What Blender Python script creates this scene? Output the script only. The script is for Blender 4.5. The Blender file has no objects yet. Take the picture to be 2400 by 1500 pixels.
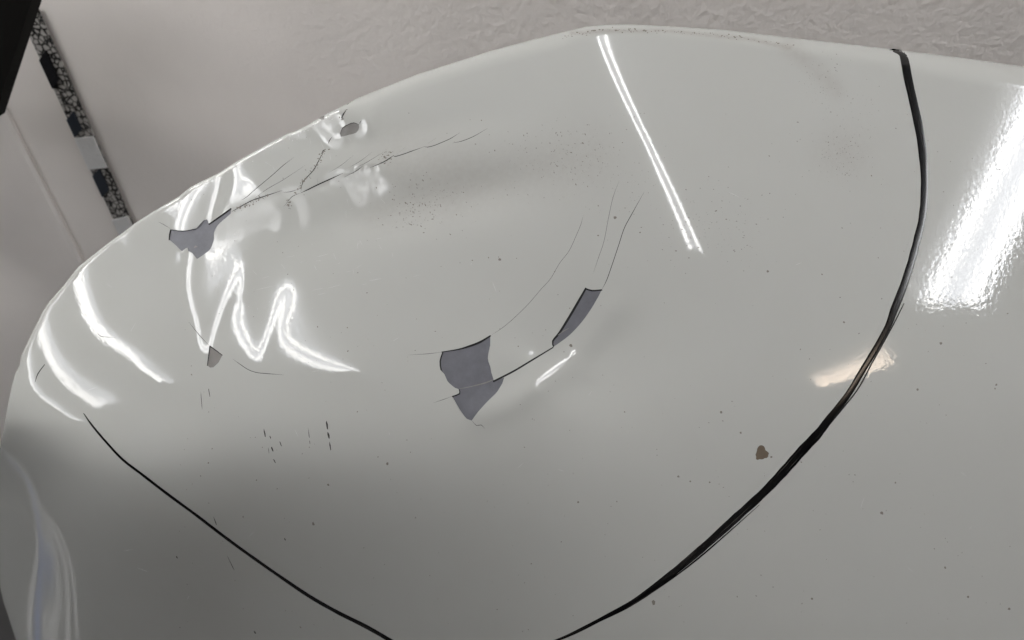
import bpy, bmesh, math, random
import numpy as np
from mathutils import Vector, Matrix
from mathutils.geometry import delaunay_2d_cdt
scene=bpy.context.scene
F=1733.0; DIST=0.50; MPP=DIST/F      # focal length in photo pixels, camera-to-panel distance (m), metres per photo pixel
CU,CV=1200.0,750.0
dn=np.array([172.0/F,2169.0/F,1.0]); dn/=np.linalg.norm(dn)   # world down in camera coordinates (x right, y down, z forward)
upc=-dn
fh=np.array([0,0,1.0])-dn*dn[2]; fh/=np.linalg.norm(fh)      # world +Y (away from the camera)
rt=np.cross(dn,fh); 
if rt[0]<0: rt=-rt
M=np.stack([rt,fh,upc])        # camera vector -> world vector
CAM_H=1.25
CAMPOS=np.array([0,0,CAM_H])
def poly(o,s,pts): return [(o[0]+x/s,o[1]+y/s) for x,y in pts]
def dist_poly(u,v,P):
    """distance from points to an open polyline, and the arc position of the foot"""
    P=np.asarray(P,float); best=np.full(np.shape(u),1e9); arc=np.zeros(np.shape(u)); sgn=np.ones(np.shape(u)); acc=0.0
    for (x0,y0),(x1,y1) in zip(P[:-1],P[1:]):
        dx,dy=x1-x0,y1-y0; L=np.hypot(dx,dy)
        t=np.clip(((u-x0)*dx+(v-y0)*dy)/(L*L),0,1)
        d=np.hypot(u-x0-t*dx,v-y0-t*dy); m=d<best
        best=np.where(m,d,best); arc=np.where(m,acc+t*L,arc)
        sgn=np.where(m,np.where(dx*(v-y0)-dy*(u-x0)>0,1.0,-1.0),sgn); acc+=L
    return best,arc,sgn
TOP=[(36,875),(45,859),(49,835),(64,803),(77,776),(90,752),(100,731),(113,710),(132,688),(151,667),(162,652),(185,624),(219,597),(254,569),
 (292,542),(315,524),(352,500),(420,460),(444,440),(476,423),(511,407),(535,391),(564,373),(626,338),(672,314),(690,308),(719,294),(740,281),
 (755,272),(775,262),(812,244),(838,230),(888,210),(976,175),(1064,147),(1152,119),(1240,95),(1328,73),(1372,63),(1416,58),(1460,57),(1500,58),
 (1687,69),(1875,91),(2081,114),(2250,135),(2400,156),(2520,176)]
LEFT=[(120,1700),(80,1600),(37,1500),(20,1447),(8,1412),(0,1377),(-10,1320),(-16,1260),(-17,1200),(-12,1140),(-4,1085),(2,1035),(8,1013),(17,957),(27,909),(36,875)]
VSIL=LEFT[:-1]+[(34,875),(42,800),(52,720),(66,620),(84,520),(100,400)]   # where the nose would turn out of sight
def smooth01(x): x=np.clip(x,0,1); return x*x*(3-2*x)
def roll(d,W,H):
    t=np.clip(d/W,0,1); return -H*(1-np.sqrt(np.maximum(1-(1-t)**2,0)))
def px2cam(u,v,h):
    z=DIST-h*MPP
    return np.stack([(u-CU)/F*z,(v-CV)/F*z,z],-1)
def to_world(p): return p@M.T+CAMPOS
def frame_normals(u,v,h):
    P=px2cam(u,v,h); Pu=np.gradient(P,axis=1); Pv=np.gradient(P,axis=0)
    n=np.cross(Pu,Pv); n/=np.linalg.norm(n,axis=-1,keepdims=True)
    n=np.where(n[...,2:]>0,-n,n); return P,n
def reflect(P,n):
    d=P/np.linalg.norm(P,axis=-1,keepdims=True)
    return d-2*(d*n).sum(-1,keepdims=True)*n
LAMPX=[2.0,0.2,-1.65,-2.4,-3.0,-3.5]; YS=0.75; LAMP_Y0,LAMP_Y1=-2.0+YS,-0.25+YS; LAMP_Z=CAM_H+1.30; TUBE=0.045
# ---- cubic B-spline sheets -------------------------------------------------
def bs(t):
    t=np.abs(t); return np.where(t<1,2/3-t*t+t**3/2,np.where(t<2,(2-t)**3/6,0.0))
def dbs(t):
    s=np.sign(t); a=np.abs(t); return s*np.where(a<1,-2*a+1.5*a*a,np.where(a<2,-(2-a)**2/2,0.0))
class Sheet:
    def __init__(S,u0,u1,v0,v1,sp):
        S.u0,S.v0,S.sp=u0,v0,sp; S.nu=int((u1-u0)/sp)+3; S.nv=int((v1-v0)/sp)+3; S.c=np.zeros((S.nv,S.nu)); S.mask=1.0
    def pin(S):
        m=np.zeros((S.nv,S.nu)); m[3:-3,3:-3]=1; S.mask=m.ravel(); return S
    def taps(S,u,v):
        fu,fv=(u-S.u0)/S.sp,(v-S.v0)/S.sp; iu,iv=np.floor(fu).astype(int),np.floor(fv).astype(int); I=[];B=[];Bu=[];Bv=[]
        for j in range(-1,3):
            for i in range(-1,3):
                a,b=iu+i,iv+j; ok=(a+1>=0)&(a+1<S.nu)&(b+1>=0)&(b+1<S.nv)
                I.append(np.where(ok,(b+1)*S.nu+a+1,0)); x,y=fu-a,fv-b
                B.append(ok*bs(x)*bs(y)); Bu.append(ok*dbs(x)*bs(y)/S.sp); Bv.append(ok*bs(x)*dbs(y)/S.sp)
        return np.stack(I,-1),np.stack(B,-1),np.stack(Bu,-1),np.stack(Bv,-1)
    def at(S,u,v):
        u,v=np.broadcast_arrays(u,v); I,B,_,_=S.taps(u.ravel().astype(float),v.ravel().astype(float)); return (S.c.ravel()[I]*B).sum(-1).reshape(u.shape)
    def bend(S,x):
        c=x.reshape(S.nv,S.nu); o=np.zeros_like(c)
        d=c[:,:-2]-2*c[:,1:-1]+c[:,2:]; o[:,:-2]+=d; o[:,1:-1]-=2*d; o[:,2:]+=d
        d=c[:-2]-2*c[1:-1]+c[2:]; o[:-2]+=d; o[1:-1]-=2*d; o[2:]+=d
        d=2*(c[:-1,:-1]-c[:-1,1:]-c[1:,:-1]+c[1:,1:]); o[:-1,:-1]+=d; o[:-1,1:]-=d; o[1:,:-1]-=d; o[1:,1:]+=d
        return o.ravel()
def cg(mul,b,x,n=400,tol=1e-7):
    r=b-mul(x); p=r.copy(); rs=r@r; b2=b@b+1e-30
    for k in range(n):
        q=mul(p); al=rs/(p@q); x=x+al*p; r=r-al*q; r2=r@r
        if r2<tol*tol*b2: break
        p=r+(r2/rs)*p; rs=r2
    return x
def op(I,B,n): return (lambda x:(x[I]*B).sum(-1)),(lambda y:np.bincount(I.ravel(),(B*y[:,None]).ravel(),minlength=n))
# ---- where the mirror image of a surface point lands on the lamp plane -----
def lamp_hit(u,v,h,gu,gv):
    P=px2cam(u,v,h); z=P[...,2]
    # tangent vectors of the lifted sheet
    zu,zv=-gu*MPP,-gv*MPP
    Tu=np.stack([z/F+(u-CU)/F*zu,(v-CV)/F*zu,zu],-1); Tv=np.stack([(u-CU)/F*zv,z/F+(v-CV)/F*zv,zv],-1)
    n=np.cross(Tu,Tv); n/=np.linalg.norm(n,axis=-1,keepdims=True); n=np.where(n[...,2:]>0,-n,n)
    R=reflect(P,n)@M.T; W=to_world(P); t=(LAMP_Z-W[...,2])/np.maximum(R[...,2],1e-3)
    return W[...,0]+R[...,0]*t,W[...,1]+R[...,1]*t
def sinterp(x,xs,ys):
    xs,ys=np.asarray(xs,float),np.asarray(ys,float); x=np.clip(x,xs[0],xs[-1]); k=np.clip(np.searchsorted(xs,x,side='right')-1,0,len(xs)-2); t=(x-xs[k])/(xs[k+1]-xs[k])
    m=np.gradient(ys,xs); m[0]=m[-1]=0; d=xs[k+1]-xs[k]; t2,t3=t*t,t**3
    return (2*t3-3*t2+1)*ys[k]+(t3-2*t2+t)*d*m[k]+(-2*t3+3*t2)*ys[k+1]+(t3-t2)*d*m[k+1]
# ---- large shape -----------------------------------------------------------
CR0,CR1=np.array((1386.,60.)),np.array((1668.,640.))
def large(U,V):
    d,a,s=dist_poly(U,V,VSIL)
    h=roll(d,420,22+150*smooth01((V-980)/200))-(U-1900)**2/(2*9000)-(V-600)**2/(2*9000)+.12*(V-600)
    t=(CR1-CR0)/np.hypot(*(CR1-CR0)); al=(U-CR0[0])*t[0]+(V-CR0[1])*t[1]
    s=(U-CR0[0])*t[1]-(V-CR0[1])*t[0]
    sg=11+14*smooth01((al-250)/350)+150*smooth01((al-560)/900)
    h=h-0.10*sg*np.logaddexp(0,-s/sg)
    sw_=sinterp(U,[-50,400,900,1600],[62,80,70,50]); q=sw_*np.logaddexp(0,(V-sinterp(U,[-50,100,220,400,600,900,1500,2400],[945,1000,1045,1045,1005,975,930,850]))/sw_); L=sinterp(U,[0,250,900,1600,2400],[90,170,300,360,400])
    h=h-sinterp(U,[-50,500,1000,1500,1900,2500],[2.5,2.2,1.2,.50,.32,.30])*(q-L*(1-np.exp(-q/L)))
    return h
def rim(U,V):
    d,a,s=dist_poly(U,V,TOP); inside=s>0
    R=np.interp(U,[60,350,800,860,1300,1420,1700,2300],[9,9,10,34,40,24,30,60])
    return roll(d,R,R*0.9),d,inside

def dent(U,V):
    """broad knocks: a valley under the long crack and a shallow one above it"""
    x0,y0,x1,y1=520.,500.,1330.,330.; L=np.hypot(x1-x0,y1-y0); tx,ty=(x1-x0)/L,(y1-y0)/L
    a=(U-x0)*tx+(V-y0)*ty; s=-(U-x0)*ty+(V-y0)*tx
    w=smooth01((a-120)/250)*smooth01((L+60-a)/330)
    h=-17*w*np.exp(-((s-75)/62)**2)
    a2=smooth01((U-760)/140)*smooth01((1330-U)/350)
    h=h+6*np.exp(-(dist_poly(U,V,[(1130,970),(1190,950),(1260,905),(1340,850),(1400,780),(1425,730)])[0]/36)**2)
    h=h-5*a2*np.exp(-((s+95)/45)**2)
    return h
def num_grad(f,u,v,e=1.0): return (f(u+e,v)-f(u-e,v))/(2*e),(f(u,v+e)-f(u,v-e))/(2*e)
def hit_jac(u,v,h,gu,gv,e=1e-4):
    x,y=lamp_hit(u,v,h,gu,gv); xa,ya=lamp_hit(u,v,h,gu+e,gv); xb,yb=lamp_hit(u,v,h,gu,gv+e)
    return x,y,np.stack([np.stack([(xa-x)/e,(xb-x)/e],-1),np.stack([(ya-y)/e,(yb-y)/e],-1)],-2)
def solve_points(S,f0,C,lam,quiet,iters=6,step=0.15):
    """bend sheet S (added to f0) until each listed point mirrors its lamp point"""
    C=np.asarray(C,float).copy(); C[:,3]+=YS; u,v=C[:,0],C[:,1]; h0=f0(u,v); g0=num_grad(f0,u,v); n=S.c.size; W=C[:,4]
    I,B,Bu,Bv=S.taps(u,v); Au,AuT=op(I,Bu,n); Av,AvT=op(I,Bv,n); I,B,Bu,Bv=S.taps(*quiet); Zu,ZuT=op(I,Bu,n); Zv,ZvT=op(I,Bv,n)
    mul=lambda x: S.mask*(AuT(W*Au(x))+AvT(W*Av(x))+lam[0]*S.bend(x)+lam[1]*(ZuT(Zu(x))+ZvT(Zv(x)))+1e-9*x)
    for it in range(iters):
        c=S.c.ravel(); ru,rv=Au(c),Av(c); x,y,J=hit_jac(u,v,h0,g0[0]+ru,g0[1]+rv)
        dg=np.linalg.solve(J,np.stack([C[:,2]-x,C[:,3]-y],-1)[...,None])[...,0]; dg/=np.maximum(1,np.hypot(*dg.T)/step)[:,None]
        S.c=cg(mul,S.mask*(AuT(W*(ru+dg[:,0]))+AvT(W*(rv+dg[:,1]))),c,1500).reshape(S.nv,S.nu)
    S.err=np.abs(np.stack([C[:,2]-x,C[:,3]-y],-1))
LARGE_PTS=[(2150,690,2.0,-1.95,1),(2280,500,2.0,-1.4,1),(2390,320,2.0,-.9,1),
 (1658,630,0.2,-1.97,8),(1608,525,.2,-1.5,8),(1550,400,.2,-1.1,8),(1497,290,.2,-.85,8),(1448,190,.2,-.6,8),(1412,110,.2,-.42,8),
 (455,480,-1.65,-.75,1),(825,868,-1.65,-1.97,1),(640,790,-1.65,-1.6,1),(500,690,-1.65,-1.2,1),
 (1000,600,-1.0,-1.2,1),(900,400,-.95,-.65,1),(1200,250,-.45,-.5,1),(1300,500,-.3,-1.1,.5),
 (178,640,-2.4,-.6,1),(205,710,-2.4,-.85,1),(243,785,-2.4,-1.2,1),(300,815,-2.4,-1.42,1),(370,852,-2.4,-1.68,1),(460,888,-2.4,-1.97,1),
 (96,745,-3.0,-.6,1),(108,810,-3.0,-.95,1),(150,880,-3.0,-1.35,1),(200,930,-3.0,-1.7,1),(270,952,-3.0,-1.97,1),
 (52,840,-3.5,-.7,1),(64,905,-3.5,-1.1,1),(100,962,-3.5,-1.6,1),(163,1002,-3.5,-1.97,1)]
def solve_large():
    S=Sheet(-180,3000,-60,2000,60)
    uu,vv=[q.ravel() for q in np.meshgrid(np.arange(0,2950,150.),np.arange(60,1950,150.))]; k=(uu>900)&((uu>1500)|(vv>800))|(vv>1100)
    solve_points(S,large,LARGE_PTS,(1e-4,1e-3),(uu[k],vv[k])); return S
# ---- fine dents: curves along which the tube pair is mirrored ---------------
z4=((380,520),3.75); z2=((300,200),3.409); zh=((640,200),7.5)
ZIG=poly(*z4,[(262,290),(240,400),(230,520),(240,640),(270,770),(300,860),(318,950),(332,1040),(370,1140),(408,1110),(432,1050),(480,880),(540,710),(600,570),(650,480),(705,425),(735,470),
 (722,600),(685,740),(668,850),(685,930),(730,1040),(780,1130),(826,1185),(870,1120),(920,1000),(965,860),(1000,740),(1050,640),(1110,590),(1140,620),(1110,740),(1075,860),(1058,960),(1080,1040),(1160,1110),(1300,1190),(1450,1250),(1560,1280),(1670,1303)])
ZIGW=[2.2,2.2,2.5,2.5,2.5,2.5,2.5,2.5,2.5,2.5,2.5,2.5,3,4.5,6,8,8,8.5,8.5,9,9,9,8,6.5,5,4,4,5,8,9,9,9,9,9,10,11,11,9,6,3]
D1=poly(*z2,[(700,690),(610,750),(540,830),(480,930),(435,1040),(415,1150)]); D1=D1[::-1]      # Y side to the right
DF=poly(*z2,[(745,700),(715,830),(680,950),(650,1060)])
D2=poly(*z2,[(880,615),(855,720),(835,850),(805,1000)]); D2=D2[::-1]
PA=poly(*z2,[(690,1320),(800,1230),(900,1150),(1000,1090),(1150,1080)])
def densify(P,w,n=4.0):
    P=np.asarray(P,float); w=np.broadcast_to(np.asarray(w,float),(len(P),)) if np.ndim(w)==0 else np.asarray(w,float)
    # Catmull-Rom
    Q=np.vstack([2*P[0]-P[1],P,2*P[-1]-P[-2]]); out=[];ow=[]
    for i in range(1,len(Q)-2):
        m=max(2,int(np.hypot(*(Q[i+1]-Q[i]))/n))
        for k in range(m):
            t=k/m; a,b,c,d=Q[i-1],Q[i],Q[i+1],Q[i+2]
            out.append(0.5*((2*b)+(-a+c)*t+(2*a-5*b+4*c-d)*t*t+(-a+3*b-3*c+d)*t**3)); ow.append(w[i-1]*(1-t)+w[i]*t)
    out.append(P[-1]); ow.append(w[-1]); return np.array(out),np.array(ow)
def solve_strokes(S,f0,strokes,lam,band,box,res,iters=4,sat=0.30):
    """strokes: (polyline, half spacing of the tube pair in px, lamp x, side) ; side +1: larger lamp x lies to the right-hand side"""
    us=np.arange(box[0],box[1],res); vs=np.arange(box[2],box[3],res); u,v=[q.ravel().astype(float) for q in np.meshgrid(us,vs)]
    best=np.full(u.shape,1e9); tx=np.zeros(u.shape); bw=np.ones(u.shape)
    for P,w,lx,side in strokes:
        P,w=densify(P,w); d,a,s=dist_poly(u,v,P); seg=np.concatenate([[0],np.cumsum(np.hypot(*np.diff(P,axis=0).T))]); ww=np.interp(a,seg,w)
        m=d<best; best=np.where(m,d,best); t=TUBE/ww*d*s*side if side else 0*d
        tx=np.where(m,lx+sat*np.tanh(t/sat),tx); bw=np.where(m,np.maximum(band,ww*2.2),bw)
    k=best<bw; fu,fv=u[~k],v[~k]; u,v,tx=u[k],v[k],tx[k]
    h0=f0(u,v); g0=num_grad(f0,u,v); n=S.c.size; I,B,Bu,Bv=S.taps(u,v); T=S.taps(fu,fv); Zu,ZuT=op(T[0],T[2],n); Zv,ZvT=op(T[0],T[3],n)
    for it in range(iters):
        c=S.c.ravel(); gu,gv=g0[0]+(c[I]*Bu).sum(-1),g0[1]+(c[I]*Bv).sum(-1); x,y,J=hit_jac(u,v,h0,gu,gv)
        Jx=J[:,0]; sc=1/np.hypot(*Jx.T); A,AT=op(I,Bu*(Jx[:,0]*sc)[:,None]+Bv*(Jx[:,1]*sc)[:,None],n)
        b=A(c)+np.clip((tx-x)*sc,-.15,.15)
        mul=lambda q: S.mask*(AT(A(q))+lam[0]*S.bend(q)+lam[1]*(ZuT(Zu(q))+ZvT(Zv(q)))+1e-7*q)
        S.c=cg(mul,S.mask*AT(b),c,350).reshape(S.nv,S.nu)
    S.err=np.abs(tx-x)
def solve_fine(f0):
    S=Sheet(290,1020,330,1010,11).pin()
    st=[(ZIG,ZIGW,-1.65,-1),(D1,6.5,-1.65,1),(DF,2.0,-1.65,1),(D2,4.5,-1.65,1),(PA,11,-1.65,1),
        (poly(*z2,[(1400,960),(1410,1080)]),7,-1.605,0),(poly(*z2,[(1800,790),(1850,900)]),9,-1.605,0)]
    for k in ([(600,612),(640,580),(690,555),(760,545)],[(668,505),(672,470),(690,440)],[(745,520),(750,460),(790,430)],[(640,455),(720,405),(800,375)],[(860,500),(900,440),(930,400)],[(580,640),(575,700)]):
        st.append((k,4,-1.28,0))
    st.append(([(560,885),(640,897),(700,908),(780,908),(850,905)],4,-1.92,0)); st.append(([(385,560),(385,640),(400,720),(430,800)],4,-1.95,0)); st.append(([(345,580),(338,640),(350,700)],4,-2.08,0))
    solve_strokes(S,f0,st,(2e-3,4e-3),18,(300,1010,340,1000),6.5,iters=3); return S
def solve_ring(f0):
    S=Sheet(660,910,215,400,6).pin()
    st=[(poly(*zh,[(905,690),(880,800),(900,920),(960,990),(1060,1035),(1130,1005),(1190,940)]),4.5,-1.65,1),
        (poly(*zh,[(905,585),(1020,555),(1150,515),(1180,600),(1235,720)]),2.5,-1.65,1),(poly(*zh,[(1580,650),(1610,740),(1560,820),(1490,860)]),4,-1.65,1),
        (poly(*zh,[(740,760),(790,700),(850,740)]),2,-1.65,1),(poly(*zh,[(360,900),(540,865)]),3,-1.65,0)]
    solve_strokes(S,f0,st,(5e-3,6e-3),6,(664,906,220,396),3.0); return S
def solve_flap(f0):
    S=Sheet(900,1640,600,1160,10).pin()
    C=[]
    for k in range(9):
        u_,v_,y_=1258+94*k/8,892-68*k/8,-1.48-.14*k/8; C+= [(u_,v_,.2,y_,2),(u_+.59*14,v_+.81*14,.52,y_-.15,1),(u_-.59*14,v_-.81*14,-.12,y_,1)]
    C+= [(1290,940,0.1,-2.7,.5),(1385,890,.2,-2.7,.5),(1230,765,-.5,-2.1,.5),(1310,765,-.35,-2.1,.5),(1270,818,-.3,-2.1,1),(1290,805,-.3,-2.1,1),(1435,712,-.25,-2.2,1),(1200,860,-.5,-2.5,.5)]
    q=np.array([(1100,1040),(1200,1040),(1300,985),(1400,890),(1450,800),(1480,700),(1150,1090),(1280,1050),(1420,960),(1500,850),(1000,900),(1000,800),(1050,720),(1150,700),(1250,650),(1050,1000)],float)
    solve_points(S,f0,C,(2e-4,4e-3),(q[:,0],q[:,1]),iters=14,step=.08); return S

def crumple():
    S=Sheet(430,960,230,620,8); r=np.random.RandomState(3); uu,vv=np.meshgrid(S.u0+(np.arange(S.nu)-1)*S.sp,S.v0+(np.arange(S.nv)-1)*S.sp)
    k1,_,s1=dist_poly(uu,vv,poly(*z2,[(830,1010),(1000,925),(1230,845),(1510,800),(1830,670),(1980,640)])); k2,_,_=dist_poly(uu,vv,[(655,330),(700,305),(760,280),(790,300),(830,315)])
    S.c=r.randn(S.nv,S.nu)*(.7*np.exp(-(k1/13)**2)+.08*np.exp(-(k2/14)**2)); S.c-=1.6*np.exp(-((k1-6)/8)**2)*(s1>0)*smooth01((950-uu)/250); return S

def solve_nose(f0):
    S=Sheet(-40,560,520,1120,16).pin()
    st=[([(165,615),(172,635),(185,672),(205,722),(232,772),(268,800),(310,826),(370,857),(460,889)],15,-2.4,-1),([(84,715),(95,745),(102,795),(122,842),(157,887),(200,924),(270,950)],13,-3.0,-1)]
    for P,x in (([(262,568),(272,605),(288,660)],-2.05),([(330,925),(390,955),(450,960)],-2.65),([(228,600),(240,660),(268,735),(310,778),(390,820),(480,855)],-2.08),([(130,720),(150,790),(200,835),(300,880),(380,915),(480,935)],-2.7),([(80,850),(110,905),(165,950),(230,985),(300,990)],-3.27)): st.append((P,4,x,0))
    solve_strokes(S,f0,st,(4e-3,4e-3),14,(10,540,560,1080),6.0,iters=4); return S

def solve_glint(f0):
    S=Sheet(470,940,360,560,6).pin()
    st=[(poly(*z2,p),4,-1.605,0) for p in ([(880,1005),(960,965),(1040,940),(1100,915)],[(1320,893),(1350,885)],[(1640,768),(1720,742),(1790,712),(1840,690)],[(1885,692),(1930,672),(1975,664)],[(960,1030),(990,1070)],[(1130,1000),(1185,1040),(1180,1140)],[(1400,940),(1405,1000)],[(1790,780),(1830,860)])]
    for p in ([(610,425),(700,395),(800,360)],[(670,520),(680,470)],[(740,500),(760,455)]): st.append((p,3,-1.2,0))
    solve_strokes(S,f0,st,(6e-3,6e-3),5,(480,930,370,550),3.5,iters=3); return S
PEEL=0.14
# ============================ camera, light, exposure ========================
cam=bpy.data.cameras.new('camera'); cam_ob=bpy.data.objects.new('camera',cam); scene.collection.objects.link(cam_ob); scene.camera=cam_ob
cam.sensor_width=36.0; cam.lens=F/2400*36.0; cam.clip_start=0.01; cam.clip_end=200
cx,cy,cz=M@np.array([1.,0,0]),M@np.array([0,-1.,0]),M@np.array([0,0,-1.])
cam_ob.matrix_world=Matrix(((cx[0],cy[0],cz[0],CAMPOS[0]),(cx[1],cy[1],cz[1],CAMPOS[1]),(cx[2],cy[2],cz[2],CAMPOS[2]),(0,0,0,1)))
cam.dof.use_dof=True; cam.dof.focus_distance=0.52; cam.dof.aperture_fstop=9.0
world=bpy.data.worlds.new('World'); scene.world=world; world.use_nodes=True
bg=world.node_tree.nodes['Background']; bg.inputs[0].default_value=(0.93,0.96,1.0,1); bg.inputs[1].default_value=0.04
scene.view_settings.view_transform='Standard'; scene.view_settings.look='None'; scene.view_settings.exposure=-1.0; scene.view_settings.gamma=1.0
scene.cycles.use_denoising=True; scene.cycles.max_bounces=6; scene.cycles.sample_clamp_indirect=6.0
TUBE_POWER=42.0; SIDE_POWER=32.0; FILL_POWER=125.0; FILL_Z=1.72; WARM_POWER=30.0
# ============================ helpers =========================================
def mat(name,color=(.5,.5,.5),rough=.5,**k):
    m=bpy.data.materials.new(name); m.use_nodes=True; b=m.node_tree.nodes['Principled BSDF']
    b.inputs['Base Color'].default_value=(*color,1); b.inputs['Roughness'].default_value=rough
    for n,v in k.items(): b.inputs[n.replace('_',' ')].default_value=v
    return m
def nodes(m): return m.node_tree.nodes,m.node_tree.links,m.node_tree.nodes['Principled BSDF']
def obj(name,verts,faces,m,parent=None,smooth=False):
    me=bpy.data.meshes.new(name); me.from_pydata([tuple(map(float,v)) for v in verts],[],faces); me.materials.append(m)
    if smooth: me.polygons.foreach_set('use_smooth',[True]*len(me.polygons))
    me.update(); o=bpy.data.objects.new(name,me); scene.collection.objects.link(o)
    if parent: o.parent=parent
    return o
def empty(name,label,cat,loc=(0,0,0),group=None):
    o=bpy.data.objects.new(name,None); scene.collection.objects.link(o); o.location=loc; o['label']=label; o['category']=cat; o.empty_display_size=.05
    if group: o['group']=group
    return o
def tag(o,label,cat,group=None):
    o['label']=label; o['category']=cat
    if group: o['group']=group
    return o
def box(x0,x1,y0,y1,z0,z1):
    v=[(x,y,z) for x in(x0,x1) for y in(y0,y1) for z in(z0,z1)]
    return v,[(0,1,3,2),(4,6,7,5),(0,4,5,1),(2,3,7,6),(0,2,6,4),(1,5,7,3)]
def cyl(p,q,r,n=10):
    p,q=Vector(p),Vector(q); d=(q-p).normalized(); a=d.orthogonal().normalized(); b=d.cross(a); v=[];f=[]
    for k in range(n):
        t=2*math.pi*k/n; o=(a*math.cos(t)+b*math.sin(t))*r; v+= [tuple(p+o),tuple(q+o)]
    for k in range(n):
        i,j=2*k,2*((k+1)%n); f.append((i,j,j+1,i+1))
    f.append(tuple(range(0,2*n,2))[::-1]); f.append(tuple(range(1,2*n,2))); return v,f
def ray(u,v): return M@np.array([(u-CU)/F,(v-CV)/F,1.0])
# ============================ lamps (seen as reflections) ======================
def emit(name,col,power):
    m=bpy.data.materials.new(name); m.use_nodes=True; nt=m.node_tree; nt.nodes.remove(nt.nodes['Principled BSDF']); e=nt.nodes.new('ShaderNodeEmission')
    e.inputs[0].default_value=(*col,1); e.inputs[1].default_value=power; nt.links.new(e.outputs[0],nt.nodes['Material Output'].inputs[0]); return m
M_TUBE=emit('fluorescent_tube',(1.0,0.985,0.96),TUBE_POWER); M_SIDET=emit('side_tube',(1.0,0.985,0.96),SIDE_POWER); M_FILLT=emit('fill_tube',(1.0,0.985,0.96),FILL_POWER); M_NOSE=emit('far_tube',(1.0,0.985,0.96),25.0); M_NOSE2=emit('farthest_tube',(1.0,0.985,0.96),21.0); M_WARM=emit('warm_tube',(1.0,0.80,0.62),WARM_POWER)
def diffuser(warm,glow): return mat('warm_diffuser' if warm else 'white_diffuser',(.85,.8,.75) if warm else (.82,.83,.86),.45,Emission_Color=(1,.84,.7,1) if warm else (.90,.93,1,1),Emission_Strength=glow)
def lamp(label,c,axis,length,half,width,tm,r=.013,glow=7.0):
    e=empty('fluorescent_lamp',label,'lamp',c,'ceiling lamps over the bumper')
    def place(p): return (p[1],p[0],p[2]) if axis=='x' else p
    L=length/2
    # shallow tray: flat back with two sloped flanges, open below
    pr=[(-width/2,-.012),(-width*.34,.03),(width*.34,.03),(width/2,-.012),(width/2,.0),(width*.36,.045),(-width*.36,.045),(-width/2,.0)]
    v=[place((x,y,z)) for y in(-L-.03,L+.03) for x,z in pr]; n=len(pr); f=[(k,(k+1)%n,n+(k+1)%n,n+k) for k in range(n)]+[tuple(range(n)),tuple(range(2*n-1,n-1,-1))]
    obj('diffuser_tray',v,f,diffuser(tm is M_WARM,glow),e)
    for s in(-1,1):
        v,f=cyl(place((s*half,-L,0)),place((s*half,L,0)),r); obj('tube',v,f,tm,e,True)
    return e
NAMES=['twin tube ceiling lamp mirrored as the broad streak right of the marker line','twin tube ceiling lamp mirrored as the thin streak down the crease','twin tube ceiling lamp mirrored as the zigzag in the dent',
 'twin tube ceiling lamp mirrored as the innermost streak on the nose','twin tube ceiling lamp mirrored as the middle streak on the nose','twin tube ceiling lamp mirrored as the outermost streak on the nose']
for k,(X,nm) in enumerate(zip(LAMPX,NAMES)):
    if k==0: lamp(nm,(X+.06,(LAMP_Y0+LAMP_Y1)/2+.1,LAMP_Z),'y',LAMP_Y1-LAMP_Y0,.105,.34,M_TUBE,.022,22.0)
    else:
        y0=(0,-.95,LAMP_Y0,-1.13,-1.17,-1.45)[k]; lamp(nm,(X,(y0+LAMP_Y1)/2,LAMP_Z),'y',LAMP_Y1-y0,(0,TUBE,TUBE,.026,.026,.036)[k],(0,.15,.15,.085,.085,.11)[k],(0,M_TUBE,M_SIDET,M_SIDET,M_NOSE,M_NOSE2)[k],.013,(0,6,10,9,9,8)[k])
lamp('short warm ceiling lamp mirrored across the black marker line',(1.55,-1.75,LAMP_Z),'x',.58,.06,.18,M_WARM,.02,9.0).rotation_euler=(0,0,.60)
# ============================ walls, floor, ceiling ===========================
M_FLOOR=mat('floor_concrete',(.035,.034,.034),.7); M_CEIL=mat('ceiling_paint',(.62,.61,.59),.8)
v,f=box(-6,6,-6,4,-.02,0); o=obj('floor',v,f,M_FLOOR); o['kind']='structure'
v,f=box(-6,6,-6,2.6,LAMP_Z+.06,LAMP_Z+.1); o=obj('ceiling',v,f,M_CEIL); o['kind']='structure'
v,f=box(-6,1.5,-4.6,-4.5,0,LAMP_Z+.05); tag(obj('far_wall',v,f,mat('far_wall_paint',(.70,.69,.66),.7)),'pale wall behind the camera, mirrored in the lower panel','wall')
up=np.array([0,0,1.])
Pa=CAMPOS+ray(88,425)*1.15; Pb=CAMPOS+ray(2400,100)*0.80
we=Pb-Pa; we[2]=0; we/=np.linalg.norm(we); wn=np.cross(we,up); wn=wn if wn@(CAMPOS-Pa)>0 else -wn
def on_wall(u,v,off=0.0):
    r=ray(u,v); t=((Pa+wn*off-CAMPOS)@wn)/(r@wn); return CAMPOS+r*t

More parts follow.
